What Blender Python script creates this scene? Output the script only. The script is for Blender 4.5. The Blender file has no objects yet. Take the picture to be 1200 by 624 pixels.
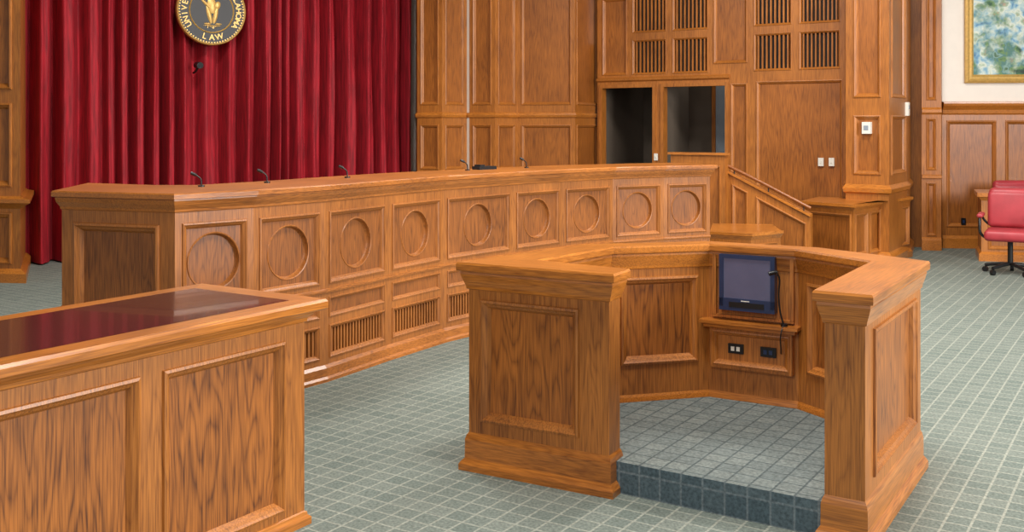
import bpy, math, random
from mathutils import Vector
random.seed(4)
CAMH=1.75; F=1200.0; HZ=147.0
D1=Vector((.541,.841)); D2=Vector((.841,-.541))
ANG1=math.atan2(.841,.541)
def W(x,d): return Vector(((x-600)/F*d,d))
def lin(c):
    r=[]
    for v in c:
        v/=255.0
        r.append(v/12.92 if v<=.04045 else ((v+.055)/1.055)**2.4)
    return (r[0],r[1],r[2],1)
# ------------------------------------------------------------ materials
def newmat(name):
    m=bpy.data.materials.new(name); m.use_nodes=True
    nt=m.node_tree; b=nt.nodes['Principled BSDF']
    return m,nt,b
def plain(name,col,rough=.5,metal=0,coat=0,emit=None,estr=0,noise=0.0,nscale=8):
    m,nt,b=newmat(name)
    b.inputs['Base Color'].default_value=lin(col)
    b.inputs['Roughness'].default_value=rough
    b.inputs['Metallic'].default_value=metal
    b.inputs['Coat Weight'].default_value=coat
    if emit:
        b.inputs['Emission Color'].default_value=lin(emit); b.inputs['Emission Strength'].default_value=estr
    if noise>0:
        tc=nt.nodes.new('ShaderNodeTexCoord'); n=nt.nodes.new('ShaderNodeTexNoise')
        n.inputs['Scale'].default_value=nscale; n.inputs['Detail'].default_value=4
        nt.links.new(tc.outputs['Object'],n.inputs['Vector'])
        r=nt.nodes.new('ShaderNodeValToRGB')
        c=lin(col)
        r.color_ramp.elements[0].position=.3; r.color_ramp.elements[1].position=.7
        r.color_ramp.elements[0].color=[v*(1-noise) for v in c[:3]]+[1]
        r.color_ramp.elements[1].color=[min(1,v*(1+noise)) for v in c[:3]]+[1]
        nt.links.new(n.outputs['Fac'],r.inputs['Fac']); nt.links.new(r.outputs['Color'],b.inputs['Base Color'])
    return m
def wood(name,light,dark,axis='z',rough=.42,ring=9.0,seed=0.0,coat=.12,rw=.2,fw=.4):
    m,nt,b=newmat(name); N=nt.nodes; L=nt.links
    tc=N.new('ShaderNodeTexCoord')
    rot=N.new('ShaderNodeMapping'); L.new(tc.outputs['Object'],rot.inputs['Vector'])
    rot.inputs['Location'].default_value=(seed,seed*1.7,seed*.6)
    mp=N.new('ShaderNodeMapping'); L.new(rot.outputs['Vector'],mp.inputs['Vector'])
    mp2=N.new('ShaderNodeMapping'); L.new(rot.outputs['Vector'],mp2.inputs['Vector'])
    if axis=='z':
        mp.inputs['Scale'].default_value=(6.5,6.5,.8); mp2.inputs['Scale'].default_value=(190,190,6)
    else:
        rot.vector_type='TEXTURE'; rot.inputs['Rotation'].default_value=(0,0,axis)
        mp.inputs['Scale'].default_value=(.5,7,7); mp2.inputs['Scale'].default_value=(6,190,190)
    n=N.new('ShaderNodeTexNoise'); n.inputs['Scale'].default_value=1.0; n.inputs['Detail'].default_value=2.5; n.inputs['Roughness'].default_value=.42
    L.new(mp.outputs['Vector'],n.inputs['Vector'])
    mu=N.new('ShaderNodeMath'); mu.operation='MULTIPLY'; mu.inputs[1].default_value=ring*4.4; L.new(n.outputs['Fac'],mu.inputs[0])
    pp=N.new('ShaderNodeMath'); pp.operation='PINGPONG'; pp.inputs[1].default_value=1.0; L.new(mu.outputs[0],pp.inputs[0])
    pw=N.new('ShaderNodeMath'); pw.operation='POWER'; pw.inputs[1].default_value=2.4; L.new(pp.outputs[0],pw.inputs[0])
    f=N.new('ShaderNodeTexNoise'); f.inputs['Scale'].default_value=1.0; f.inputs['Detail'].default_value=2.0
    L.new(mp2.outputs['Vector'],f.inputs['Vector'])
    big=N.new('ShaderNodeTexNoise'); big.inputs['Scale'].default_value=1.9; big.inputs['Detail'].default_value=2.0
    L.new(rot.outputs['Vector'],big.inputs['Vector'])
    a1=N.new('ShaderNodeMath'); a1.operation='MULTIPLY_ADD'; a1.inputs[1].default_value=rw; L.new(pw.outputs[0],a1.inputs[0])
    fr=N.new('ShaderNodeMapRange'); fr.inputs['From Min'].default_value=.38; fr.inputs['From Max'].default_value=.68
    fr.inputs['To Max'].default_value=fw; L.new(f.outputs['Fac'],fr.inputs['Value']); L.new(fr.outputs['Result'],a1.inputs[2])
    a2=N.new('ShaderNodeMath'); a2.operation='MULTIPLY_ADD'; a2.inputs[1].default_value=.62; L.new(big.outputs['Fac'],a2.inputs[0]); L.new(a1.outputs[0],a2.inputs[2])
    r=N.new('ShaderNodeValToRGB'); e=r.color_ramp.elements
    e[0].position=.16; e[0].color=lin(light); e[1].position=1.0; e[1].color=lin(dark)
    L.new(a2.outputs[0],r.inputs['Fac']); L.new(r.outputs['Color'],b.inputs['Base Color'])
    b.inputs['Roughness'].default_value=rough; b.inputs['Coat Weight'].default_value=coat; b.inputs['Coat Roughness'].default_value=.3
    bp=N.new('ShaderNodeBump'); bp.inputs['Strength'].default_value=.05; bp.inputs['Distance'].default_value=.002
    L.new(a1.outputs[0],bp.inputs['Height']); L.new(bp.outputs['Normal'],b.inputs['Normal'])
    return m
M_WOOD=wood('oak_vertical',(198,124,52),(104,55,18),'z')
M_FIELD=wood('oak_panel_field',(190,115,46),(86,43,13),'z',ring=9,seed=3.1,rw=.34)
M_W1=wood('oak_rail_long',(206,128,50),(122,66,22),ANG1,rough=.28,coat=.28)
M_W2=wood('oak_rail_cross',(206,128,50),(122,66,22),ANG1-math.pi/2,rough=.28,coat=.28)
M_BACK=wood('oak_far_wall',(190,117,46),(108,57,17),'z',ring=5,seed=7,rw=.14)
M_BACKF=wood('oak_far_panel',(178,106,40),(94,48,14),'z',ring=5,seed=9,rw=.18)
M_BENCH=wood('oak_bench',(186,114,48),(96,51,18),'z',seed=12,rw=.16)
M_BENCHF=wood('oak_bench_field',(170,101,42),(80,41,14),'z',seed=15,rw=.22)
M_DARK=plain('dark_void',(22,15,12),.8)
M_BLACK=plain('black_plastic',(18,18,20),.4,noise=.1)
M_NAVY=plain('monitor_bezel',(36,52,86),.35,noise=.08)
M_SCREEN=plain('monitor_glass',(74,74,94),.2,coat=.4,emit=(96,100,128),estr=.25,noise=.12)
M_WHITE=plain('white_plastic',(225,222,212),.4,noise=.03)
M_PLASTER=plain('cream_plaster',(232,224,214),.8,noise=.02)
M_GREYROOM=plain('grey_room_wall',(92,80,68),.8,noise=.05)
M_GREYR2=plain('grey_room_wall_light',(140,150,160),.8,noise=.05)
M_GOLD=plain('gold_leaf',(206,166,92),.38,metal=.35,noise=.15,nscale=30)
M_BLK=plain('emblem_black',(26,22,22),.45,noise=.08)
M_LEATHER=plain('red_leather',(166,52,60),.45,noise=.1)
M_STONE=plain('polished_granite',(72,38,36),.16,coat=.3,noise=.4,nscale=160)
M_CEIL=plain('ceiling_paint',(170,152,130),.9,noise=.02)
def carpet(name,a,c,mort,mode='floor',cell=.105,ms=.0065):
    m,nt,b=newmat(name); N=nt.nodes; L=nt.links
    tc=N.new('ShaderNodeTexCoord')
    br=N.new('ShaderNodeTexBrick'); br.offset=0.0; br.squash=1.0
    for k,v in (('Scale',1.0),('Mortar Size',ms),('Mortar Smooth',.5),('Brick Width',cell),('Row Height',cell),('Bias',0.0)): br.inputs[k].default_value=v
    br.inputs['Color1'].default_value=lin(a); br.inputs['Color2'].default_value=lin(c); br.inputs['Mortar'].default_value=lin(mort)
    rot=N.new('ShaderNodeMapping'); rot.vector_type='TEXTURE'
    rot.inputs['Rotation'].default_value=(0,0,ANG1-math.pi/2)
    L.new(tc.outputs['Object'],rot.inputs['Vector'])
    if mode=='floor': L.new(rot.outputs['Vector'],br.inputs['Vector'])
    else:
        s=N.new('ShaderNodeSeparateXYZ'); cb=N.new('ShaderNodeCombineXYZ'); L.new(rot.outputs['Vector'],s.inputs[0])
        L.new(s.outputs['X'],cb.inputs['X']); L.new(s.outputs['Z'],cb.inputs['Y']); L.new(cb.outputs[0],br.inputs['Vector'])
    n=N.new('ShaderNodeTexNoise'); n.inputs['Scale'].default_value=70; n.inputs['Detail'].default_value=4
    L.new(tc.outputs['Object'],n.inputs['Vector'])
    mr=N.new('ShaderNodeMapRange'); mr.inputs['From Min'].default_value=.3; mr.inputs['From Max'].default_value=.7
    mr.inputs['To Min'].default_value=.68; mr.inputs['To Max'].default_value=1.28; L.new(n.outputs['Fac'],mr.inputs['Value'])
    hs=N.new('ShaderNodeVectorMath'); hs.operation='SCALE'; L.new(br.outputs['Color'],hs.inputs[0]); L.new(mr.outputs['Result'],hs.inputs['Scale'])
    L.new(hs.outputs['Vector'],b.inputs['Base Color'])
    b.inputs['Roughness'].default_value=.95
    b.inputs['Specular IOR Level'].default_value=.15
    bp=N.new('ShaderNodeBump'); bp.inputs['Strength'].default_value=.35; bp.inputs['Distance'].default_value=.004
    L.new(n.outputs['Fac'],bp.inputs['Height']); L.new(bp.outputs['Normal'],b.inputs['Normal'])
    return m
M_CARPET=carpet('carpet_grid',(119,127,120),(107,117,111),(146,150,140),ms=.007)
M_CARPETP=carpet('carpet_platform',(120,128,125),(106,115,114),(82,91,92))
M_RISER=carpet('carpet_riser',(94,110,117),(84,101,109),(118,131,137),mode='riser')
m,nt,b=newmat('crimson_velvet'); M_CURT=m
b.inputs['Roughness'].default_value=.75
b.inputs['Sheen Weight'].default_value=.06; b.inputs['Sheen Tint'].default_value=lin((230,60,70))
n=nt.nodes.new('ShaderNodeTexNoise'); tc=nt.nodes.new('ShaderNodeTexCoord'); mp=nt.nodes.new('ShaderNodeMapping')
mp.inputs['Scale'].default_value=(6,6,.5); nt.links.new(tc.outputs['Object'],mp.inputs['Vector']); nt.links.new(mp.outputs['Vector'],n.inputs['Vector'])
r=nt.nodes.new('ShaderNodeValToRGB'); r.color_ramp.elements[0].color=lin((126,6,22)); r.color_ramp.elements[1].color=lin((170,14,34))
r.color_ramp.elements[0].position=.35; r.color_ramp.elements[1].position=.65
nt.links.new(n.outputs['Fac'],r.inputs['Fac']); nt.links.new(r.outputs['Color'],b.inputs['Base Color'])
# painting
m,nt,b=newmat('painting_canvas'); M_PAINT=m
tc=nt.nodes.new('ShaderNodeTexCoord')
def ramp(cols,p0,p1):
    r=nt.nodes.new('ShaderNodeValToRGB'); cr=r.color_ramp
    cr.elements[0].position=p0; cr.elements[0].color=lin(cols[0]); cr.elements[1].position=p1; cr.elements[1].color=lin(cols[-1])
    for i,c in enumerate(cols[1:-1]):
        e=cr.elements.new(p0+(p1-p0)*(i+1)/(len(cols)-1)); e.color=lin(c)
    return r
def pn(scale,det,dist):
    n=nt.nodes.new('ShaderNodeTexNoise'); n.inputs['Scale'].default_value=scale; n.inputs['Detail'].default_value=det; n.inputs['Distortion'].default_value=dist
    nt.links.new(tc.outputs['Object'],n.inputs['Vector']); return n
n1=pn(7,9,.3); r1=ramp([(30,56,46),(56,98,66),(104,138,84),(72,118,116),(130,164,154),(66,100,66)],.3,.7); nt.links.new(n1.outputs['Fac'],r1.inputs['Fac'])
n2=pn(8,9,.3); r2=ramp([(66,104,150),(112,160,190),(168,196,200),(214,220,206),(150,176,150),(190,150,128)],.3,.7); nt.links.new(n2.outputs['Fac'],r2.inputs['Fac'])
n3=pn(3.4,6,.3); r3=ramp([(0,0,0),(255,255,255)],.44,.58); nt.links.new(n3.outputs['Fac'],r3.inputs['Fac'])
mx=nt.nodes.new('ShaderNodeMixRGB'); nt.links.new(r3.outputs['Color'],mx.inputs['Fac'])
nt.links.new(r1.outputs['Color'],mx.inputs['Color1']); nt.links.new(r2.outputs['Color'],mx.inputs['Color2']); nt.links.new(mx.outputs['Color'],b.inputs['Base Color'])
b.inputs['Roughness'].default_value=.6
# ------------------------------------------------------------ mesh builder
class MB:
    def __init__(s): s.v=[];s.f=[];s.m=[];s.mats=[];s.sm=[]
    def mi(s,mat):
        if mat not in s.mats: s.mats.append(mat)
        return s.mats.index(mat)
    def quad(s,pts,mat,smooth=False):
        i=len(s.v); s.v+= [tuple(p) for p in pts]; s.f.append(tuple(range(i,i+len(pts)))); s.m.append(s.mi(mat)); s.sm.append(smooth)
    def build(s,name,parent=None):
        me=bpy.data.meshes.new(name); me.from_pydata(s.v,[],s.f)
        for mt in s.mats: me.materials.append(mt)
        for p,k,q in zip(me.polygons,s.m,s.sm): p.material_index=k; p.use_smooth=q
        me.update()
        import bmesh
        bm=bmesh.new(); bm.from_mesh(me); bmesh.ops.remove_doubles(bm,verts=bm.verts,dist=.0003); bm.to_mesh(me); bm.free()
        o=bpy.data.objects.new(name,me); bpy.context.scene.collection.objects.link(o)
        if parent: o.parent=parent
        return o
def v3(p,z): return Vector((p[0],p[1],z))
class Fr:
    def __init__(s,P0,P1):
        s.P0=Vector(P0[:2]); d=Vector(P1[:2])-s.P0; s.L=d.length; s.u=d/s.L; s.n=Vector((s.u.y,-s.u.x))
    def p(s,u,v,z): q=s.P0+s.u*u+s.n*v; return Vector((q.x,q.y,z))
    def ux(s,x):   # distance along wall where the measured bearing crosses it
        k=(x-600)/F
        return (k*s.P0.y-s.P0.x)/(s.u.x-k*s.u.y)
    def zy(s,u,y): return CAMH-(y-HZ)*s.p(u,0,0).y/F
def box(mb,fr,u0,u1,v0,v1,z0,z1,mat):
    c=[fr.p(u,v,z) for z in (z0,z1) for v in (v0,v1) for u in (u0,u1)]
    for q in ((2,3,7,6),(1,0,4,5),(0,2,6,4),(3,1,5,7),(6,7,5,4),(0,1,3,2)): mb.quad([c[i] for i in q],mat)
PROF=[(0,0),(.003,.010),(.014,.013),(.022,.004),(.034,-.004),(.042,-.016),(.046,-.022)]
def scaleprof(k): return [(a*k,b*k) for a,b in PROF]
def panelface(mb,fr,z0,z1,panels,mat,field,k=1.0,u0=0,u1=None,holes=()):
    """panels: (ua,ub,za,zb,kind)"""
    if u1 is None: u1=fr.L
    allr=[p[:4] for p in panels]+[h[:4] for h in holes]
    us=sorted(set([round(x,5) for x in [u0,u1]+[r[0] for r in allr]+[r[1] for r in allr]]))
    zs=sorted(set([round(x,5) for x in [z0,z1]+[r[2] for r in allr]+[r[3] for r in allr]]))
    for a,b_ in zip(us,us[1:]):
        for c,d in zip(zs,zs[1:]):
            mu,mz=(a+b_)/2,(c+d)/2
            if mu<u0 or mu>u1 or mz<z0 or mz>z1: continue
            if any(r[0]<mu<r[1] and r[2]<mz<r[3] for r in allr): continue
            mb.quad([fr.p(a,0,c),fr.p(b_,0,c),fr.p(b_,0,d),fr.p(a,0,d)],mat)
    for P in panels:
        ua,ub,za,zb=P[:4]; kind=P[4] if len(P)>4 else 'flat'
        pr=scaleprof(P[5] if len(P)>5 else k)
        def ring(s,v): return [fr.p(ua+s,v,za+s),fr.p(ub-s,v,za+s),fr.p(ub-s,v,zb-s),fr.p(ua+s,v,zb-s)]
        rs=[ring(*q) for q in pr]
        for A,B in zip(rs,rs[1:]):
            for i in range(4):
                j=(i+1)%4; mb.quad([A[i],A[j],B[j],B[i]],mat)
        s,v=pr[-1]
        if kind=='flat':
            mb.quad(ring(s,v),field)
        elif kind=='grille':
            mb.quad(ring(s,v-.03),M_DARK)
            R=ring(s,v); R2=ring(s,v-.03)
            for i in range(4):
                j=(i+1)%4; mb.quad([R[i],R[j],R2[j],R2[i]],mat)
            w=ub-ua-2*s; n=max(4,int(w/(P[6] if len(P)>6 else .04))); hf=P[7] if len(P)>7 else .3
            for i in range(n):
                c=ua+s+w*(i+.5)/n; h=w/n*hf
                box(mb,fr,c-h,c+h,v-.028,v+.002,za+s,zb-s,mat)
        elif kind=='circle':
            r=P[6]; cu,cz=(ua+ub)/2,(za+zb)/2; hw=(ub-ua)/2-s; hh=(zb-za)/2-s
            ca=math.atan2(hh,hw); angs=sorted(set([2*math.pi*i/48 for i in range(48)]+[ca,math.pi-ca,math.pi+ca,2*math.pi-ca]))
            def rp(a):
                t=min(hw/max(1e-9,abs(math.cos(a))),hh/max(1e-9,abs(math.sin(a)))); return (cu+t*math.cos(a),cz+t*math.sin(a))
            cp=[(r+.008,v),(r+.004,v+.005),(r-.002,v+.003),(r-.008,v-.020),(r-.014,v-.030)]
            n=len(angs)
            for i in range(n):
                a,b2=angs[i],angs[(i+1)%n]
                A,B=rp(a),rp(b2); rr=cp[0][0]
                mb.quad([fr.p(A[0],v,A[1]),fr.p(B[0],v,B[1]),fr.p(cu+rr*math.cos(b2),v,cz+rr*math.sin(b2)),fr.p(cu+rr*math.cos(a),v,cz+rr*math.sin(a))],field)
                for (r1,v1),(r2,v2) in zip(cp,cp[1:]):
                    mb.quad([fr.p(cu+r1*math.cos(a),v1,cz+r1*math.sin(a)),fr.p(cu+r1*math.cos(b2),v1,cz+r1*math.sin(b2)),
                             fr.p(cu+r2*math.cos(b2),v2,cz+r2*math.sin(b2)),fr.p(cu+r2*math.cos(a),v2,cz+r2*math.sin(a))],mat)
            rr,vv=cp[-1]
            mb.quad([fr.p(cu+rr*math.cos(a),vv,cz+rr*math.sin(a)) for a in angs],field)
def offset(path,d,closed=False):
    n=len(path); out=[]
    for i in range(n):
        p=Vector(path[i][:2])
        ns=[]
        if i>0 or closed:
            u=(p-Vector(path[i-1][:2])).normalized(); ns.append(Vector((u.y,-u.x)))
        if i<n-1 or closed:
            u=(Vector(path[(i+1)%n][:2])-p).normalized(); ns.append(Vector((u.y,-u.x)))
        if len(ns)==1: out.append(p+ns[0]*d)
        else:
            m_=(ns[0]+ns[1]); m_.normalize(); c=max(.35,m_.dot(ns[0])); out.append(p+m_*(d/c))
    return out
def sweep(mb,path,prof,mat,closed=False,ends=True):
    loops=[[v3(q,z) for q in offset(path,o,closed)] for o,z in prof]
    n=len(path)
    for A,B in zip(loops,loops[1:]):
        for i in range(n if closed else n-1):
            j=(i+1)%n; mt=mat(path[i],path[j]) if callable(mat) else mat
            mb.quad([A[i],A[j],B[j],B[i]],mt)
    if not closed and ends:
        mt=mat(path[0],path[1]) if callable(mat) else mat
        mb.quad([l[0] for l in loops],mt); mb.quad([l[-1] for l in loops][::-1],mt)
def railmat(a,b):
    u=(Vector(b[:2])-Vector(a[:2])).normalized()
    return M_W1 if abs(u.dot(D1))>abs(u.dot(D2)) else M_W2
def empty(name):
    e=bpy.data.objects.new(name,None); bpy.context.scene.collection.objects.link(e); return e
def tube(name,pts,r,mat,parent=None):
    c=bpy.data.curves.new(name,'CURVE'); c.dimensions='3D'; c.bevel_depth=r; c.bevel_resolution=3; c.use_fill_caps=True
    s=c.splines.new('NURBS'); s.points.add(len(pts)-1); s.use_endpoint_u=True; s.order_u=3
    for q,p in zip(s.points,pts): q.co=(*p,1)
    o=bpy.data.objects.new(name,c); bpy.context.scene.collection.objects.link(o); c.materials.append(mat)
    if parent: o.parent=parent
    return o
def bev(o,w=.01,seg=2):
    m_=o.modifiers.new('b','BEVEL'); m_.width=w; m_.segments=seg; m_.limit_method='ANGLE'
# ------------------------------------------------------------ floor / ceiling
mb=MB(); mb.quad([(-14,-3,0),(14,-3,0),(14,20,0),(-14,20,0)],M_CARPET); mb.build('floor')
mb=MB(); mb.quad([(-14,-3,6),(-14,20,6),(14,20,6),(14,-3,6)],M_CEIL); mb.build('ceiling')
# ------------------------------------------------------------ lectern
I=Vector((.475,4.77)); A=Vector((-.285,5.20)); B=Vector((.42,6.10)); C=Vector((1.20,6.30)); E=Vector((1.80,5.95)); Fp=Vector((2.14,5.24)); G=Vector((1.475,4.18))
path=[I,A,B,C,E,Fp,G]
inn=offset(path,.28); inn[0]=Vector((.575,4.96)); inn[6]=inn[6]+D2*.03; inn[5]=inn[5]+D2*.02
B=Vector((.44,6.00)); C=Vector((1.18,6.15)); E=Vector((1.745,5.83))
cap=[A,I,inn[0],inn[1],inn[2],inn[3],inn[4],inn[5],inn[6],G,Fp,E,C,B]
body=offset(cap,-.042,True)
TOP=1.055
mb=MB()
strips=[(A,I,inn[0],inn[1]),(A,inn[1],inn[2],B),(B,inn[2],inn[3],C),(C,inn[3],inn[4],E),(E,inn[4],inn[5],Fp),(Fp,inn[5],inn[6],G)]
capi=offset(cap,-.006,True); idx={id(p):i for i,p in enumerate(cap)}
ci=lambda p:capi[idx[id(p)]]
for s in strips:
    L=(Vector(s[0])-Vector(s[1])) if s is strips[0] else (Vector(s[0])-Vector(s[3]))
    mt=railmat((0,0),L)
    mb.quad([v3(ci(p),TOP) for p in s],mt)
sweep(mb,body,[(0,.915),(.008,.92),(.010,.935),(.020,.965),(.028,.995),(.026,1.008),(.040,1.012),(.042,1.018),(.042,1.045),(.036,TOP)],railmat,True)
sweep(mb,body,[(.034,0),(.034,.03),(.026,.045),(.014,.06),(.013,.155),(.008,.175),(0,.19)],railmat,True)
n=len(body)
def edge(i): return Fr(body[i],body[(i+1)%n])
for i in range(n):
    fr=edge(i); L=fr.L; P=[]; mat=M_WOOD
    if i==0: P=[(.07,L-.155,.25,.87)]
    elif i==9: P=[(.14,L-.13,.25,.885,'flat')]
    elif i in(3,4,6): P=[(.07,L-.07,.36,.87)] if L>.25 else []
    elif i in(10,11,12,13): P=[(.07,L-.07,.27,.86)] if L>.3 else []
    elif i==7: P=[(.10,L-.10,.33,.86)]
    panelface(mb,fr,0,1.0,P,mat,M_FIELD,1.05)
lect=mb.build('lectern')
fr=edge(5); L=fr.L; mb=MB()
box(mb,fr,-.03,L+.02,-.01,.10,.60,.618,M_W2); box(mb,fr,-.01,L,-.01,.075,.575,.60,M_W2)
f2=Fr(fr.p(.02,.05,0),fr.p(L-.02,.05,0)); 
panelface(mb,f2,.34,.575,[(.015,f2.L-.015,.355,.56,'flat',.7)],M_WOOD,M_WOOD,.7)
box(mb,fr,.02,L-.02,-.01,.032,.34,.575,M_WOOD)
box(mb,f2,0,f2.L,-.018,.0,.338,.342,M_WOOD); box(mb,f2,0,.004,-.018,0,.34,.575,M_WOOD); box(mb,f2,f2.L-.004,f2.L,-.018,0,.34,.575,M_WOOD)
sh=mb.build('shelf_box',lect)
mb=MB()
box(mb,fr,.03,L-.02,-.005,.028,.63,.645,M_WOOD); box(mb,fr,.03,.05,-.005,.028,.64,1.0,M_WOOD); box(mb,fr,L-.04,L-.02,-.005,.028,.64,1.0,M_WOOD)
mb.build('monitor_niche_frame',lect)
for k,uu in enumerate((.13,.32)):
    mb=MB(); box(mb,fr,uu,uu+.09,.033,.048,.43,.485,M_BLACK)
    for j in range(2): 
        box(mb,fr,uu+.018+.032*j,uu+.038+.032*j,.048,.051,.445,.470,M_WHITE if k==0 else M_NAVY)
    mb.build('outlet_plate_%d'%k,lect)
# monitor
mb=MB(); uA,uB=.08,.405; zA,zB=.68,1.002
def mon(u0,u1,z0,z1,v0,v1,mat):
    box(mb,fr,u0,u1,v0,v1,z0,z1,mat)
mon(uA,uB,zA,zB,.003,.05,M_NAVY)
mon(uA,uB,zB-.022,zB,.05,.06,M_NAVY); mon(uA,uA+.025,zA+.022,zB-.022,.05,.06,M_NAVY); mon(uB-.025,uB,zA+.022,zB-.022,.05,.06,M_NAVY); mon(uA,uB,zA,zA+.07,.05,.06,M_NAVY)
mon(uA+.024,uB-.024,zA+.069,zB-.022,.05,.052,M_SCREEN)
mon(uA+.06,uB-.06,zA+.02,zA+.05,.06,.063,M_BLACK); mon(uA+.13,uA+.18,zA+.056,zA+.061,.06,.062,M_WHITE)
o=mb.build('computer_monitor')
# lectern microphone
e=empty('lectern_microphone')
tube('gooseneck',[fr.p(.46,.06,.619),fr.p(.44,.07,.68),fr.p(.43,.075,.8),fr.p(.445,.08,.90),fr.p(.425,.10,.925)],.005,M_BLACK,e)
tube('mic_head',[fr.p(.43,.097,.922),fr.p(.415,.107,.926),fr.p(.39,.122,.915)],.012,M_BLACK,e)
tube('mic_base',[fr.p(.46,.06,.618),fr.p(.46,.06,.626),fr.p(.46,.06,.634)],.02,M_BLACK,e)
tube('mic_cable',[fr.p(.46,.085,.622),fr.p(.46,.12,.60),fr.p(.45,.11,.55),fr.p(.445,.07,.5),fr.p(.44,.055,.46)],.0035,M_BLACK,e)
# platform
PZ=.15
nl=Vector(body[1])+D1*.06; nr=Vector(body[8])+D1*.02
mb=MB()
top=[nl,nr]+[body[k] for k in (7,6,5,4,3,2)]
mb.quad([v3(p,PZ) for p in top],M_CARPETP)
mb.quad([v3(nl,0),v3(nr,0),v3(nr,PZ),v3(nl,PZ)],M_RISER)
mb.build('platform',lect)
# ------------------------------------------------------------ counsel desk
K=Vector((-.815,4.55)); Lc=4.2; Wc=.83; CT=.98
c0=K-D1*Lc; capc=[c0,K,K-D2*Wc,c0-D2*Wc]
bodyc=[c0-D2*.05,K-D1*.10-D2*.05,K-D1*.10-D2*(Wc-.06),c0-D2*(Wc-.06)]
mb=MB()
fr=Fr(bodyc[0],bodyc[1])
ps=[]
u1=fr.ux(334); w=fr.ux(334)-fr.ux(190); g=.10
while u1-w>0.05 and len(ps)<6:
    ps.append((u1-w,u1,.09,.825,'flat')); u1-=w+g
panelface(mb,fr,0,.95,ps,M_WOOD,M_FIELD,1.0)
for i in (1,2,3):
    f3=Fr(bodyc[i],bodyc[(i+1)%4]); panelface(mb,f3,0,.95,[(.08,f3.L-.08,.12,.80)] if i==1 else [],M_WOOD,M_FIELD,1.2)
sweep(mb,bodyc,[(.022,0),(.022,.03),(.01,.042),(.008,.055),(0,.06)],railmat,True)
sweep(mb,bodyc,[(0,.885),(.008,.89),(.010,.905),(.03,.925),(.035,.935)],railmat,True)
def ins(d): 
    return offset(capc,-d,True)
def ringq(a,za,b,zb,mat=None):
    for i in range(4):
        j=(i+1)%4; mb.quad([v3(a[i],za),v3(a[j],za),v3(b[j],zb),v3(b[i],zb)],mat or railmat(a[i],a[j]))
ringq(ins(.10),.932,ins(0.008),.932); ringq(ins(.008),.932,ins(0),.94); ringq(ins(0),.94,ins(0),.968); ringq(ins(0),.968,ins(.01),CT)
inset=[c0-D2*.11+D1*.1,K-D2*.11-D1*.13,K-D2*(Wc-.10)-D1*.13,c0-D2*(Wc-.10)+D1*.1]
ringq(ins(.01),CT,inset,CT)
mb.quad([v3(p,CT+.0005) for p in inset],M_STONE)
mb.build('counsel_desk')
# ------------------------------------------------------------ judges bench
ds=[6.12,6.50,7.0,7.65,8.27,8.98,9.48,9.95,10.26,10.5]; xs=[205,297,380.5,455,519.5,601,659,718,778,832]
Q=[Vector((-2.80,6.37))]+[W(x,d) for x,d in zip(xs,ds)]
BT=1.345
back=offset(Q,-.62); 
back[0]=Q[0]+Vector((-.12,.75)); back[1]=Vector(Q[1])+Vector((-.42,.78))
mb=MB()
for i in range(len(Q)-1):
    fr=Fr(Q[i],Q[i+1]); L=fr.L
    if i==0: P=[(.09,L-.11,.22,1.15,'flat',1.2)]
    else:
        g=.045
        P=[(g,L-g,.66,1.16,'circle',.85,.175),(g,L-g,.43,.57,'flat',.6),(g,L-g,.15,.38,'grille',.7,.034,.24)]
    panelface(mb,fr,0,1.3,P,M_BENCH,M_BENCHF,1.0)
loopb=Q+back[::-1]
fb=Fr(Q[-1],back[-1]); panelface(mb,fb,0,1.3,[(.07,fb.L-.07,.66,1.14),(.07,fb.L-.07,.15,.57)],M_BENCH,M_BENCHF)
for i in range(len(back)-1,0,-1):
    f3=Fr(back[i],back[i-1]); panelface(mb,f3,0,1.3,[],M_BENCH,M_BENCHF)
f3=Fr(back[0],Q[0]); panelface(mb,f3,0,1.3,[],M_BENCH,M_BENCHF)
M_BR=wood('oak_bench_rail',(194,118,48),(108,58,20),ANG1-.15,rough=.32,seed=5,coat=.22)
def benchrail(a,b): return M_BR
sweep(mb,loopb,[(.035,0),(.035,.02),(.022,.035),(.02,.09),(0,.11)],benchrail,True)
sweep(mb,Q,[(0,.598),(.010,.602),(.013,.614),(.010,.625),(0,.63)],benchrail,False)
sweep(mb,loopb,[(0,1.225),(.008,1.23),(.010,1.245),(.03,1.275),(.036,1.298),(.034,1.306),(.055,1.31),(.055,BT-.008),(.048,BT)],benchrail,True)
of=offset(loopb,.048,True); nq=len(Q)
for i in range(nq-1):
    mb.quad([v3(of[i],BT),v3(of[i+1],BT),v3(of[2*nq-2-i],BT),v3(of[2*nq-1-i],BT)],M_BR)
mb.build('judges_bench')
def benchmic(x,dd,flip=1,nm='microphone'):
    p=W(x,dd); e=empty(nm); z=BT
    tube('mic_stem',[(p.x,p.y,z+.005),(p.x,p.y,z+.03),(p.x-.005*flip,p.y,z+.06),(p.x-.035*flip,p.y-.02,z+.08)],.005,M_BLACK,e)
    tube('mic_head',[(p.x-.03*flip,p.y-.018,z+.076),(p.x-.045*flip,p.y-.024,z+.086),(p.x-.062*flip,p.y-.03,z+.092)],.011,M_BLACK,e)
    tube('mic_foot',[(p.x,p.y,z),(p.x,p.y,z+.005),(p.x,p.y,z+.01)],.022,M_BLACK,e)
for x,d in ((236,6.75),(313,7.2),(407,7.9),(548,9.2),(617,9.75)): benchmic(x,d)
mb=MB(); fz=Fr(W(562,9.3),W(582,9.45)); box(mb,fz,0,fz.L,-.1,0,BT,BT+.03,M_BLACK); box(mb,fz,.02,fz.L*.35,-.09,-.01,BT+.03,BT+.045,M_BLACK); mb.build('desk_phone')
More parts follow.
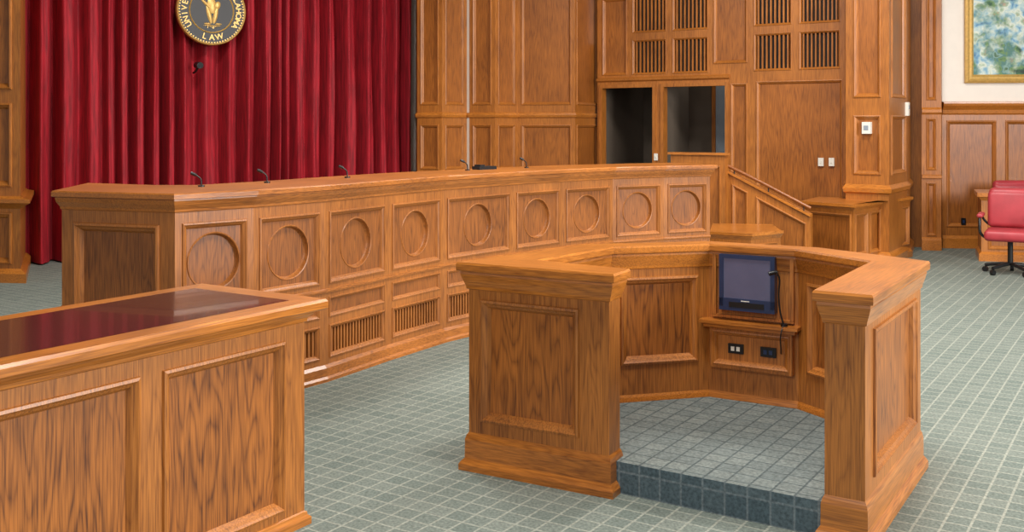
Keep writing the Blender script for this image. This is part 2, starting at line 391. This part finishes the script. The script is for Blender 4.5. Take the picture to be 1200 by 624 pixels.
# ------------------------------------------------------------ left pier
mb=MB(); TOPZ=6
Lp=[W(-420,11.9),W(24,11.4),W(30,12.9)]
for i in range(2):
    f=Fr(Lp[i],Lp[i+1])
    if i==0:
        ps=[]; u1=f.L-.10; 
        while u1-.7>0 : ps+= [(u1-.7,u1,.2,.78),(u1-.7,u1,1.06,2.0),(u1-.7,u1,2.15,3.3),(u1-.7,u1,3.45,5.4)]; u1-=.85
    else: ps=[]
    panelface(mb,f,0,TOPZ,ps,M_BACK,M_BACKF,1.5)
sweep(mb,Lp,[(.06,0),(.06,.1),(.03,.13),(0,.15)],railmat)
sweep(mb,Lp,[(0,.82),(.05,.86),(.10,.89),(.10,.93),(.04,.94),(0,.96)],railmat)
mb.build('wall_left')
# ------------------------------------------------------------ curtain
c0_=Vector((-6.25,12.75)); c1_=Vector((-1.52,15.79)); f=Fr(c0_,c1_)
mb=MB(); NX=760; NZ=10; H=5.6
ph=[0.0]; 
for i in range(NX): 
    s_=i/NX*560
    ph.append(ph[-1]+ (f.L/NX)*2*math.pi/(.245*(1+.28*math.sin(s_*.031)+.18*math.sin(s_*.083+1))))
def cv(i,z):
    a=ph[i]; t=z/H; s_=i/NX*560
    amp=.13*(1+.3*math.sin(s_*.045))
    return amp*(math.sin(a+.25*math.sin(z*1.3+s_*.02)) +.34*math.sin(2*a+1.1)+.2*math.sin(.37*a))+.02*math.sin(z*2+s_*.05)
vs=[[f.p(f.L*i/NX,cv(i,H*j/NZ),.02+H*j/NZ) for j in range(NZ+1)] for i in range(NX+1)]
for i in range(NX):
    for j in range(NZ): mb.quad([vs[i][j],vs[i+1][j],vs[i+1][j+1],vs[i][j+1]],M_CURT,True)
mb.build('stage_curtain')
mb=MB(); fw=Fr(f.p(-1.0,-.38,0),f.p(f.L+1.0,-.38,0)); mb.quad([fw.p(0,0,0),fw.p(fw.L,0,0),fw.p(fw.L,0,6),fw.p(0,0,6)],M_PLASTER); mb.build('wall_stage')
# emblem
fe=f; ue=f.ux(245.5); R=.468; ve=.26; ue-=.045
ze=CAMH+94*(fe.p(ue,ve,0).y)/F+R
e=empty('law_school_emblem')
mb=MB()
def disc(r0,r1,v0,v1,mat,n=64,smooth=False):
    for i in range(n):
        a,b2=2*math.pi*i/n,2*math.pi*(i+1)/n
        P=lambda r,v,t: fe.p(ue+r*math.cos(t),v,ze+r*math.sin(t))
        if r1==0: mb.quad([P(r0,v0,a),P(r0,v0,b2),P(0,v1,a)],mat,smooth)
        else: mb.quad([P(r0,v0,a),P(r0,v0,b2),P(r1,v1,b2),P(r1,v1,a)],mat,smooth)
disc(R,0,ve-.06,ve-.06,M_BLK); disc(R,R,ve-.06,ve,M_GOLD); disc(R,R-.008,ve,ve+.012,M_GOLD); disc(R-.008,R-.025,ve+.012,ve,M_GOLD)
disc(R-.025,R-.16,ve,ve,M_BLK); disc(R-.16,R-.168,ve,ve+.012,M_GOLD); disc(R-.168,R-.18,ve+.012,ve,M_GOLD); disc(R-.18,0,ve,ve+.002,M_BLK)
for i in range(72):
    t=2*math.pi*i/72; 
    uu,zz=ue+(R-.036)*math.cos(t),ze+(R-.036)*math.sin(t); box(mb,fe,uu-.008,uu+.008,ve,ve+.006,zz-.008,zz+.008,M_GOLD)
def blob(u,z,a,b2,tilt=0,n=20):
    c,s=math.cos(tilt),math.sin(tilt); pts=[]
    for i in range(n):
        t=2*math.pi*i/n; x,y=a*math.cos(t),b2*math.sin(t); pts.append((ue+u+x*c-y*s,ze+z+x*s+y*c))
    for i in range(n):
        p,q=pts[i],pts[(i+1)%n]; mb.quad([fe.p(p[0],ve+.003,p[1]),fe.p(q[0],ve+.003,q[1]),fe.p(ue+u,ve+.03,ze+z)],M_GOLD,True)
blob(0,.07,.06,.11,.1); blob(.02,.19,.035,.04); blob(-.035,-.06,.03,.12,.25); blob(.05,-.06,.03,.12,-.2); blob(-.07,.08,.022,.1,.8); blob(.075,.07,.04,.06,-.4)
blob(-.06,-.18,.045,.014); blob(.09,-.18,.045,.014); blob(0,-.205,.12,.008)
mb.build('medallion',e)
def letters(text,radius,a0,a1,size,flip):
    n=len(text)
    for i,ch in enumerate(text):
        if ch==' ': continue
        t=a0+(a1-a0)*(i/(n-1) if n>1 else 0)
        c=bpy.data.curves.new('t','FONT'); c.body=ch; c.size=size; c.align_x='CENTER'; c.align_y='CENTER'; c.extrude=.003; c.offset=.0015
        o=bpy.data.objects.new('letter',c); bpy.context.scene.collection.objects.link(o)
        bpy.context.view_layer.update(); me=bpy.data.meshes.new_from_object(o.evaluated_get(bpy.context.evaluated_depsgraph_get()))
        rot=t-math.pi/2 if not flip else t+math.pi/2
        cr_,sr=math.cos(rot),math.sin(rot)
        for vtx in me.vertices:
            x,y,z=vtx.co; X=x*cr_-y*sr+radius*math.cos(t); Y=x*sr+y*cr_+radius*math.sin(t); vtx.co=fe.p(ue+X,ve+.004+z,ze+Y)
        me.materials.clear(); me.materials.append(M_GOLD); bpy.data.objects.remove(o)
        o2=bpy.data.objects.new('letter_'+ch.lower(),me); bpy.context.scene.collection.objects.link(o2); o2.parent=e
letters('UNIVERSITY OF OKLAHOMA',R-.103,math.radians(212),math.radians(-32),.105,False)
letters('LAW',R-.103,math.radians(254),math.radians(286),.11,True)
letters('1909',R-.24,math.radians(256),math.radians(284),.05,True)
e=empty('curtain_camera'); uc=f.ux(228); zc=CAMH+70*f.p(uc,0,0).y/F
tube('camera_body',[f.p(uc,.1,zc),f.p(uc,.22,zc),f.p(uc,.27,zc-.01)],.045,M_BLACK,e)
tube('camera_arm',[f.p(uc-.02,.02,zc-.1),f.p(uc-.02,.12,zc-.1),f.p(uc,.18,zc-.02)],.015,M_BLACK,e)
# ------------------------------------------------------------ corner pier
mb=MB()
S=[W(487,16.4),W(489,15.15),W(518,14.95),W(547,15.25),W(550,15.2),W(580,15.0),W(607,15.3),W(674,14.95),W(702,15.75)]
for i in range(len(S)-1):
    fr=Fr(S[i],S[i+1]); L=fr.L
    if L>.2:
        g=.055; ps=[(g,L-g,.2,.95),(g,L-g,1.10,1.76),(g,L-g,2.05,5.0)]
        panelface(mb,fr,0,6,ps if i>0 else [],M_BACK,M_BACKF,1.0)
    else: panelface(mb,fr,0,6,[],M_PLASTER if i==3 else M_BACK,M_BACKF)  # one narrow face is a thin pale strip, reusing the wall colour
sweep(mb,S,[(.06,0),(.06,.1),(.03,.14),(0,.16)],railmat)
sweep(mb,S,[(0,1.86),(.02,1.87),(.03,1.9),(.02,1.93),(0,1.94)],railmat)
mb.build('column_corner')
# ------------------------------------------------------------ back wall with openings
P0=W(700,15.56); P1=W(992,13.5); fr=Fr(P0,P1); L=fr.L
mb=MB()
def R_(x0,x1,y0,y1):
    a,b2=fr.ux(x0),fr.ux(x1); m_=(a+b2)/2
    return a,b2,fr.zy(m_,y1),fr.zy(m_,y0)
a=R_(706,765,103,200); h1=(a[0],a[1],.75,a[3]); a=R_(778,850,98,200); h2=(a[0],a[1],.75,h1[3])
holes=[h1,h2]
ps=[]
zg=[2.50,3.02,3.12,3.66]
for (xa,xb) in ((741,781),(788,830),(883,928),(936,985)):
    a=R_(xa,xb,0,10)
    ps+=[(a[0],a[1],zg[0],zg[1],'grille',.7,.055,.17),(a[0],a[1],zg[2],zg[3],'grille',.7,.055,.17),(a[0],a[1],3.8,5.4,'flat',1)]
a=R_(706,735,0,0); ps+=[(a[0],a[1],2.5,3.66)]
a=R_(836,876,0,0); ps+=[(a[0],a[1],2.62,3.66)]
a=R_(856,876,0,0); ps+=[(a[0],a[1],1.0,2.34)]
a=R_(886,988,0,0); ps+=[(a[0],a[1],.45,2.36)]
panelface(mb,fr,0,6,ps,M_BACK,M_BACKF,1.0,holes=holes)
for h in holes:
    box(mb,fr,h[0]-.05,h[0],-.12,.02,h[2],h[3]+.05,M_BACK); box(mb,fr,h[1],h[1]+.05,-.12,.02,h[2],h[3]+.05,M_BACK); box(mb,fr,h[0],h[1],-.12,.02,h[3],h[3]+.05,M_BACK)
sweep(mb,[fr.p(0,0,0),fr.p(fr.ux(855),0,0)],[(0,2.40),(.03,2.42),(.035,2.45),(0,2.47)],M_BACK)
mb.build('wall_back')
mb=MB()
u0,u1=h1[0]-.1,h2[1]+.35; D_=-1.6; um=(h1[1]+h2[0])/2
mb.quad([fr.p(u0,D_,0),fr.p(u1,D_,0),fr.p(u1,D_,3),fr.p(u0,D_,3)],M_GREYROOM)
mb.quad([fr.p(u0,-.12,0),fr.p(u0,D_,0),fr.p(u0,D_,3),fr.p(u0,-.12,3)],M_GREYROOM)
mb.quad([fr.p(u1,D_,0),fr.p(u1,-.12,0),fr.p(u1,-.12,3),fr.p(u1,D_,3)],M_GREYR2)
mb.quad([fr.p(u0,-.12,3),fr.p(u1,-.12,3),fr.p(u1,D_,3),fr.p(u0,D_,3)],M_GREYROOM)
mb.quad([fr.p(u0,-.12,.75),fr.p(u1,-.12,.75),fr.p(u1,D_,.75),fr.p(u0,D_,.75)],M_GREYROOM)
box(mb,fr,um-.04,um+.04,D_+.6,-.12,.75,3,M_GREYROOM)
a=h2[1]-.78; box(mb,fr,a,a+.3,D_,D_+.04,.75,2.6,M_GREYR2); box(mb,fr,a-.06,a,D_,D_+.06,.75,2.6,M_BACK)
mb.build('wall_alcove')
l=bpy.data.lights.new('alcove_added_fill','POINT'); l.energy=6; l.shadow_soft_size=.12; l.color=(1,.93,.85)  # added fill that lifts the dark alcove, not a fitting of the room
o=bpy.data.objects.new('alcove_added_fill',l); bpy.context.scene.collection.objects.link(o); o.location=fr.p(um+.55,-.9,2.75)
for x in (962,974.5):
    mb=MB(); u=fr.ux(x); z=fr.zy(u,190); box(mb,fr,u-.035,u+.035,-.02,.01,z-.055,z+.055,M_WHITE); box(mb,fr,u-.008,u+.008,.01,.018,z-.015,z+.015,M_WHITE); mb.build('light_switch')
mb=MB(); u=fr.ux(769.5); z=fr.zy(u,184); box(mb,fr,u-.03,u+.03,.02,.03,z-.05,z+.05,M_WHITE); box(mb,fr,u-.008,u+.008,.03,.038,z-.015,z+.015,M_WHITE); mb.build('light_switch')
# ------------------------------------------------------------ right column
mb=MB(); T=[W(990,13.9),W(991,13.15),W(1042,12.8),W(1063,13.7),W(1067,14.5)]
for i in range(4):
    f4=Fr(T[i],T[i+1]); L4=f4.L
    ps=[]
    if i==1: ps=[(.10,L4-.10,.15,.7),(.10,L4-.10,1.12,1.88),(.10,L4-.10,2.1,5.2)]
    if i==2: ps=[(.12,L4-.12,1.12,1.88),(.12,L4-.12,2.1,5.2)]
    panelface(mb,f4,0,6,ps,M_BACK,M_BACKF,1.2)
sweep(mb,T,[(0,.88),(.03,.9),(.04,.95),(.015,.98),(0,1.0)],railmat); sweep(mb,T,[(.05,0),(.05,.1),(.02,.14),(0,.16)],railmat)
mb.build('column_right')
f4=Fr(T[1],T[2]); u=f4.ux(1016); z=f4.zy(u,150); mb=MB(); box(mb,f4,u-.055,u+.055,-.03,.035,z-.075,z+.075,M_WHITE); box(mb,f4,u-.03,u+.03,.035,.04,z-.03,z+.03,M_GREYR2); bev(mb.build('motion_sensor'),.008)
f4=Fr(T[2],T[3]); u=f4.L*.93; z=CAMH+19*13.7/F; mb=MB(); box(mb,f4,u-.05,u+.05,-.01,.04,z-.09,z+.09,M_WHITE); box(mb,f4,u-.02,u+.02,.04,.045,z,z+.05,M_GREYR2); bev(mb.build('thermostat'),.008)
# ------------------------------------------------------------ right wall
mb=MB(); U=[W(1064,14.75),W(1080,14.7),W(1080,14.35),W(1103,14.3),W(1104,14.6),W(1420,14.2)]
for i in range(5):
    f5=Fr(U[i],U[i+1]); L5=f5.L; ps=[]
    if i==2: ps=[(.06,L5-.06,.2,.95),(.06,L5-.06,1.12,1.85),(.06,L5-.06,2.1,5)]
    if i==4:
        u=.06
        while u+.7<L5: ps.append((u,u+.68,.3,1.82)); u+=.80
        panelface(mb,f5,0,2.0,ps,M_BACK,M_BACKF,1.2); mb.quad([f5.p(0,0,2.0),f5.p(L5,0,2.0),f5.p(L5,0,6),f5.p(0,0,6)],M_PLASTER)
        sweep(mb,[U[4],U[5]],[(0,1.90),(.02,1.92),(.03,1.97),(.08,2.03),(.09,2.06),(.09,2.08),(0,2.09)],M_W2)
        sweep(mb,[U[4],U[5]],[(.03,0),(.03,.14),(.01,.17),(0,.18)],M_W2)
    else: panelface(mb,f5,0,6,ps,M_BACK,M_BACKF,1.0)
sweep(mb,U[2:4],[(.03,0),(.03,.14),(.01,.17),(0,.18)],M_W2)
sweep(mb,U[2:4],[(0,1.9),(.03,1.93),(.03,1.97),(0,2.0)],M_W2)
sweep(mb,U[2:4],[(0,1.0),(.03,1.01),(.03,1.05),(0,1.06)],M_W2)
mb.build('wall_right')
f5=Fr(U[4],U[5])
e=empty('framed_painting'); ua,ub=f5.ux(1130),f5.ux(1130)+1.7; za,zb=2.35,3.75
mb=MB()
pr=[(0,0),(0,.05),(.03,.065),(.06,.045),(.085,.05),(.11,.03),(.12,.02)]
def rg(s,v): return [f5.p(ua+s,v,za+s),f5.p(ub-s,v,za+s),f5.p(ub-s,v,zb-s),f5.p(ua+s,v,zb-s)]
rs=[rg(*q) for q in pr]
for A_,B_ in zip(rs,rs[1:]):
    for i in range(4): j=(i+1)%4; mb.quad([A_[i],A_[j],B_[j],B_[i]],M_GOLD)
mb.build('gilt_frame',e); mb=MB(); mb.quad(rg(.12,.02),M_PAINT); mb.build('canvas',e)
u=f5.ux(1129); mb=MB(); box(mb,f5,u-.03,u+.03,-.02,.012,.33,.43,M_BLACK); box(mb,f5,u-.012,u+.012,.012,.016,.36,.40,M_NAVY); mb.build('wall_outlet')
# ------------------------------------------------------------ knee wall in front of right column
Kp=[W(940,12.9),W(1000,12.3),W(1066,13.65)]
mb=MB()
for i in range(2):
    f6=Fr(Kp[i],Kp[i+1]); L6=f6.L; m_=1 if i==0 else 4; ps=[]
    for k in range(m_): ps.append((L6*k/m_+.05,L6*(k+1)/m_-.03,.16,.68))
    panelface(mb,f6,0,.8,ps,M_BACK,M_BACKF,1.0)
sweep(mb,Kp,[(.04,0),(.04,.08),(0,.11)],railmat); sweep(mb,Kp,[(0,.72),(.03,.755),(.05,.765),(.05,.80),(0,.802)],railmat)
mb.quad([v3(Kp[0],.802),v3(Kp[1],.802),v3(Kp[2],.802),v3(W(1063,13.7),.802),v3(W(1042,12.82),.802),v3(W(992,13.4),.802),v3(W(960,13.6),.802)],M_W2)
mb.build('knee_wall')
# ------------------------------------------------------------ stair enclosure
e=empty('stair_enclosure'); mb=MB()
fs=Fr(W(786,13.0),W(850,12.6)); panelface(mb,fs,0,1.38,[(fs.L-.26,fs.L-.06,.2,1.25,'flat',.8)],M_BACK,M_BACKF)
box(mb,fs,-.03,fs.L+.02,-.10,.03,1.38,1.41,M_W2)
f7=Fr(W(850,12.6),W(856,13.0)); 
mb.quad([f7.p(0,0,0),f7.p(f7.L,0,0),f7.p(f7.L,0,1.38),f7.p(0,0,1.38)],M_BACK)
box(mb,fs,0,fs.L,-.10,-.025,0,1.38,M_BACK)
mb.build('newel_panel',e)
mb=MB(); fr8=Fr(W(853,12.7),W(950,12.2)); L8=fr8.L
zt0,zt1=1.16,.66
def zt(u,o=0): return zt0+(zt1-zt0)*u/L8-o
def prof_poly(o,ua,ub): 
    return [(ua+o,.06+o),(ub-o,.06+o),(ub-o,zt(ub-o,.05+o*1.1)),(ua+o,zt(ua+o,.05+o*1.1))]
for (ua_,ub_) in ((0,L8*.30),(L8*.30,L8)):
    lo=[[fr8.p(ua_,0,0),fr8.p(ub_,0,0),fr8.p(ub_,0,zt(ub_)),fr8.p(ua_,0,zt(ua_))]]
    for s,v in [(.05,0)]+[(.05+a,b2) for a,b2 in PROF[1:]]: lo.append([fr8.p(u,v,z) for u,z in prof_poly(s,ua_,ub_)])
    for A_,B_ in zip(lo,lo[1:]):
        for i in range(4): j=(i+1)%4; mb.quad([A_[i],A_[j],B_[j],B_[i]],M_BACK)
    mb.quad(lo[-1],M_BACKF)
c=[fr8.p(0,.03,zt(0)),fr8.p(L8,.03,zt(L8)),fr8.p(L8,-.1,zt(L8)),fr8.p(0,-.1,zt(0))]; c2=[p+Vector((0,0,.03)) for p in c]
mb.quad(c2,M_W2); mb.quad([c[0],c[1],c2[1],c2[0]],M_W2); mb.quad([c[1],c[2],c2[2],c2[1]],M_W2); mb.quad(c,M_W2)
mb.quad([fr8.p(0,-.1,0),fr8.p(L8,-.1,0),fr8.p(L8,-.1,zt(L8)),fr8.p(0,-.1,zt(0))],M_BACK)
mb.quad([fr8.p(L8,0,0),fr8.p(L8,-.1,0),fr8.p(L8,-.1,zt(L8)),fr8.p(L8,0,zt(L8))],M_BACK)
mb.build('raking_wall',e)
M_RAIL=wood('handrail_oak',(160,92,38),(90,46,16),ANG1-math.pi/2,rough=.35)
tube('handrail',[fr8.p(-.03,.0,zt(0)+.10),fr8.p(L8*.3,.0,zt(L8*.3)+.10),fr8.p(L8*.7,.0,zt(L8*.7)+.10),fr8.p(L8,.0,zt(L8)+.10)],.022,M_RAIL,e)
for t in (.08,.5,.92): tube('bracket_%d'%int(t*100),[fr8.p(L8*t,-.0,zt(L8*t)+.02),fr8.p(L8*t,-.0,zt(L8*t)+.06),fr8.p(L8*t,-.0,zt(L8*t)+.09)],.008,M_BLACK,e)
# low side wall next to bench
mb=MB(); Lw=[W(832,11.3),W(880,11.1),W(915,11.4)]
for i in range(2):
    f9=Fr(Lw[i],Lw[i+1]); panelface(mb,f9,0,.55,[(.05,f9.L-.05,.12,.46,'flat',.8)],M_BACK,M_BACKF)
sweep(mb,Lw,[(0,.5),(.03,.54),(.04,.55),(.04,.58),(0,.582)],railmat)
mb.quad([v3(Lw[0],.582),v3(Lw[1],.582),v3(Lw[2],.582),v3(W(905,12.1),.582),v3(W(835,12.2),.582)],M_W2)
mb.build('low_side_wall')
# ------------------------------------------------------------ jury desk + chairs
mb=MB(); J=[W(1146,13.9),W(1150,13.2),W(1420,12.7)]
for i in range(2):
    f10=Fr(J[i],J[i+1]); ps=[]
    if i==1:
        u=.08
        while u+.6<f10.L: ps.append((u,u+.58,.15,.72)); u+=.68
    panelface(mb,f10,0,.86,ps,M_BACK,M_BACKF)
sweep(mb,J,[(0,.78),(.03,.82),(.05,.83),(.05,.88),(0,.882)],railmat); sweep(mb,J,[(.03,0),(.03,.09),(0,.12)],railmat)
mb.quad([v3(J[0],.882),v3(J[1],.882),v3(J[2],.882),v3(W(1420,13.3),.882),v3(W(1180,13.8),.882)],M_W2)
mb.build('jury_desk')
def rbox(name,cx,cy,cz,sx,sy,sz,mat,parent,bw,rz=0,rx=0):
    bpy.ops.mesh.primitive_cube_add(size=1); o=bpy.context.object; o.name=name; o.scale=(sx,sy,sz)
    bpy.ops.object.transform_apply(scale=True,location=False,rotation=False)
    o.location=(cx,cy,cz); o.rotation_euler=(rx,0,rz); o.data.materials.append(mat); m_=o.modifiers.new('b','BEVEL'); m_.width=bw; m_.segments=4
    for p in o.data.polygons: p.use_smooth=True
    o.parent=parent; return o
def chair(loc,rz,sc=1):
    e=empty('leather_swivel_chair')
    rbox('seat',0,0,.46,.54,.52,.13,M_LEATHER,e,.05)
    rbox('back_lower',0,.27,.74,.52,.12,.44,M_LEATHER,e,.055,rx=-.12)
    rbox('back_head',0,.31,.93,.50,.13,.13,M_LEATHER,e,.06,rx=-.12)
    for s in (-1,1):
        tube('arm_support_%d'%s,[(s*.24,-.12,.42),(s*.32,-.14,.45),(s*.32,-.14,.62),(s*.32,-.1,.665)],.016,M_BLACK,e)
        rbox('armrest_%d'%s,s*.32,.04,.68,.07,.36,.05,M_LEATHER,e,.022)
        tube('arm_rear_%d'%s,[(s*.32,.2,.67),(s*.31,.24,.6),(s*.24,.26,.55)],.014,M_BLACK,e)
    tube('gas_column',[(0,0,.1),(0,0,.25),(0,0,.40)],.03,M_BLACK,e)
    for k in range(5):
        a=k*2*math.pi/5+.3; c,s=math.cos(a),math.sin(a)
        tube('foot_%d'%k,[(0,0,.12),(c*.15,s*.15,.11),(c*.29,s*.29,.08)],.02,M_BLACK,e)
        tube('caster_%d'%k,[(c*.29-.02*s,s*.29+.02*c,.032),(c*.29,s*.29,.032),(c*.29+.02*s,s*.29-.02*c,.032)],.032,M_BLACK,e)
    e.location=loc; e.rotation_euler=(0,0,rz); e.scale=(sc,sc,sc)
p=W(1184,12.05); chair((p.x,p.y,0),-.5)
chair((6.85,13.75,0),.0,1.0)
# ------------------------------------------------------------ lights, world, camera
def area(name,loc,tgt,size,en,col):
    l=bpy.data.lights.new(name,'AREA'); l.size=size; l.energy=en; l.color=col
    o=bpy.data.objects.new(name,l); bpy.context.scene.collection.objects.link(o); o.location=loc
    o.rotation_euler=(Vector(tgt)-Vector(loc)).to_track_quat('-Z','Y').to_euler()
area('window_light',(9.0,2.5,3.4),(1,8,.6),3.2,1080,(1,.985,.96))
area('window_light_rear',(-3,-2.5,4.5),(0,9,.8),3,200,(1,.98,.95))
area('ceiling_light_a',(-2,9.5,5.8),(-2,9.5,0),1.6,320,(1,.97,.92))
area('ceiling_light_b',(3.5,9.5,5.8),(3.5,9.5,0),1.6,370,(1,.97,.92))
area('ceiling_light_c',(1,4.2,5.8),(1,4.2,0),1.6,270,(1,.97,.92))
w=bpy.data.worlds.new('world'); bpy.context.scene.world=w; w.use_nodes=True
w.node_tree.nodes['Background'].inputs[0].default_value=(.9,.95,1,1); w.node_tree.nodes['Background'].inputs[1].default_value=.4
sc=bpy.context.scene; sc.view_settings.view_transform='Standard'; sc.view_settings.exposure=0
cam=bpy.data.cameras.new('cam'); co=bpy.data.objects.new('camera',cam); sc.collection.objects.link(co); sc.camera=co
co.location=(0,0,CAMH); co.rotation_euler=(math.pi/2,0,0); cam.sensor_width=36; cam.lens=36; cam.shift_y=-165/1200.0; cam.clip_end=100
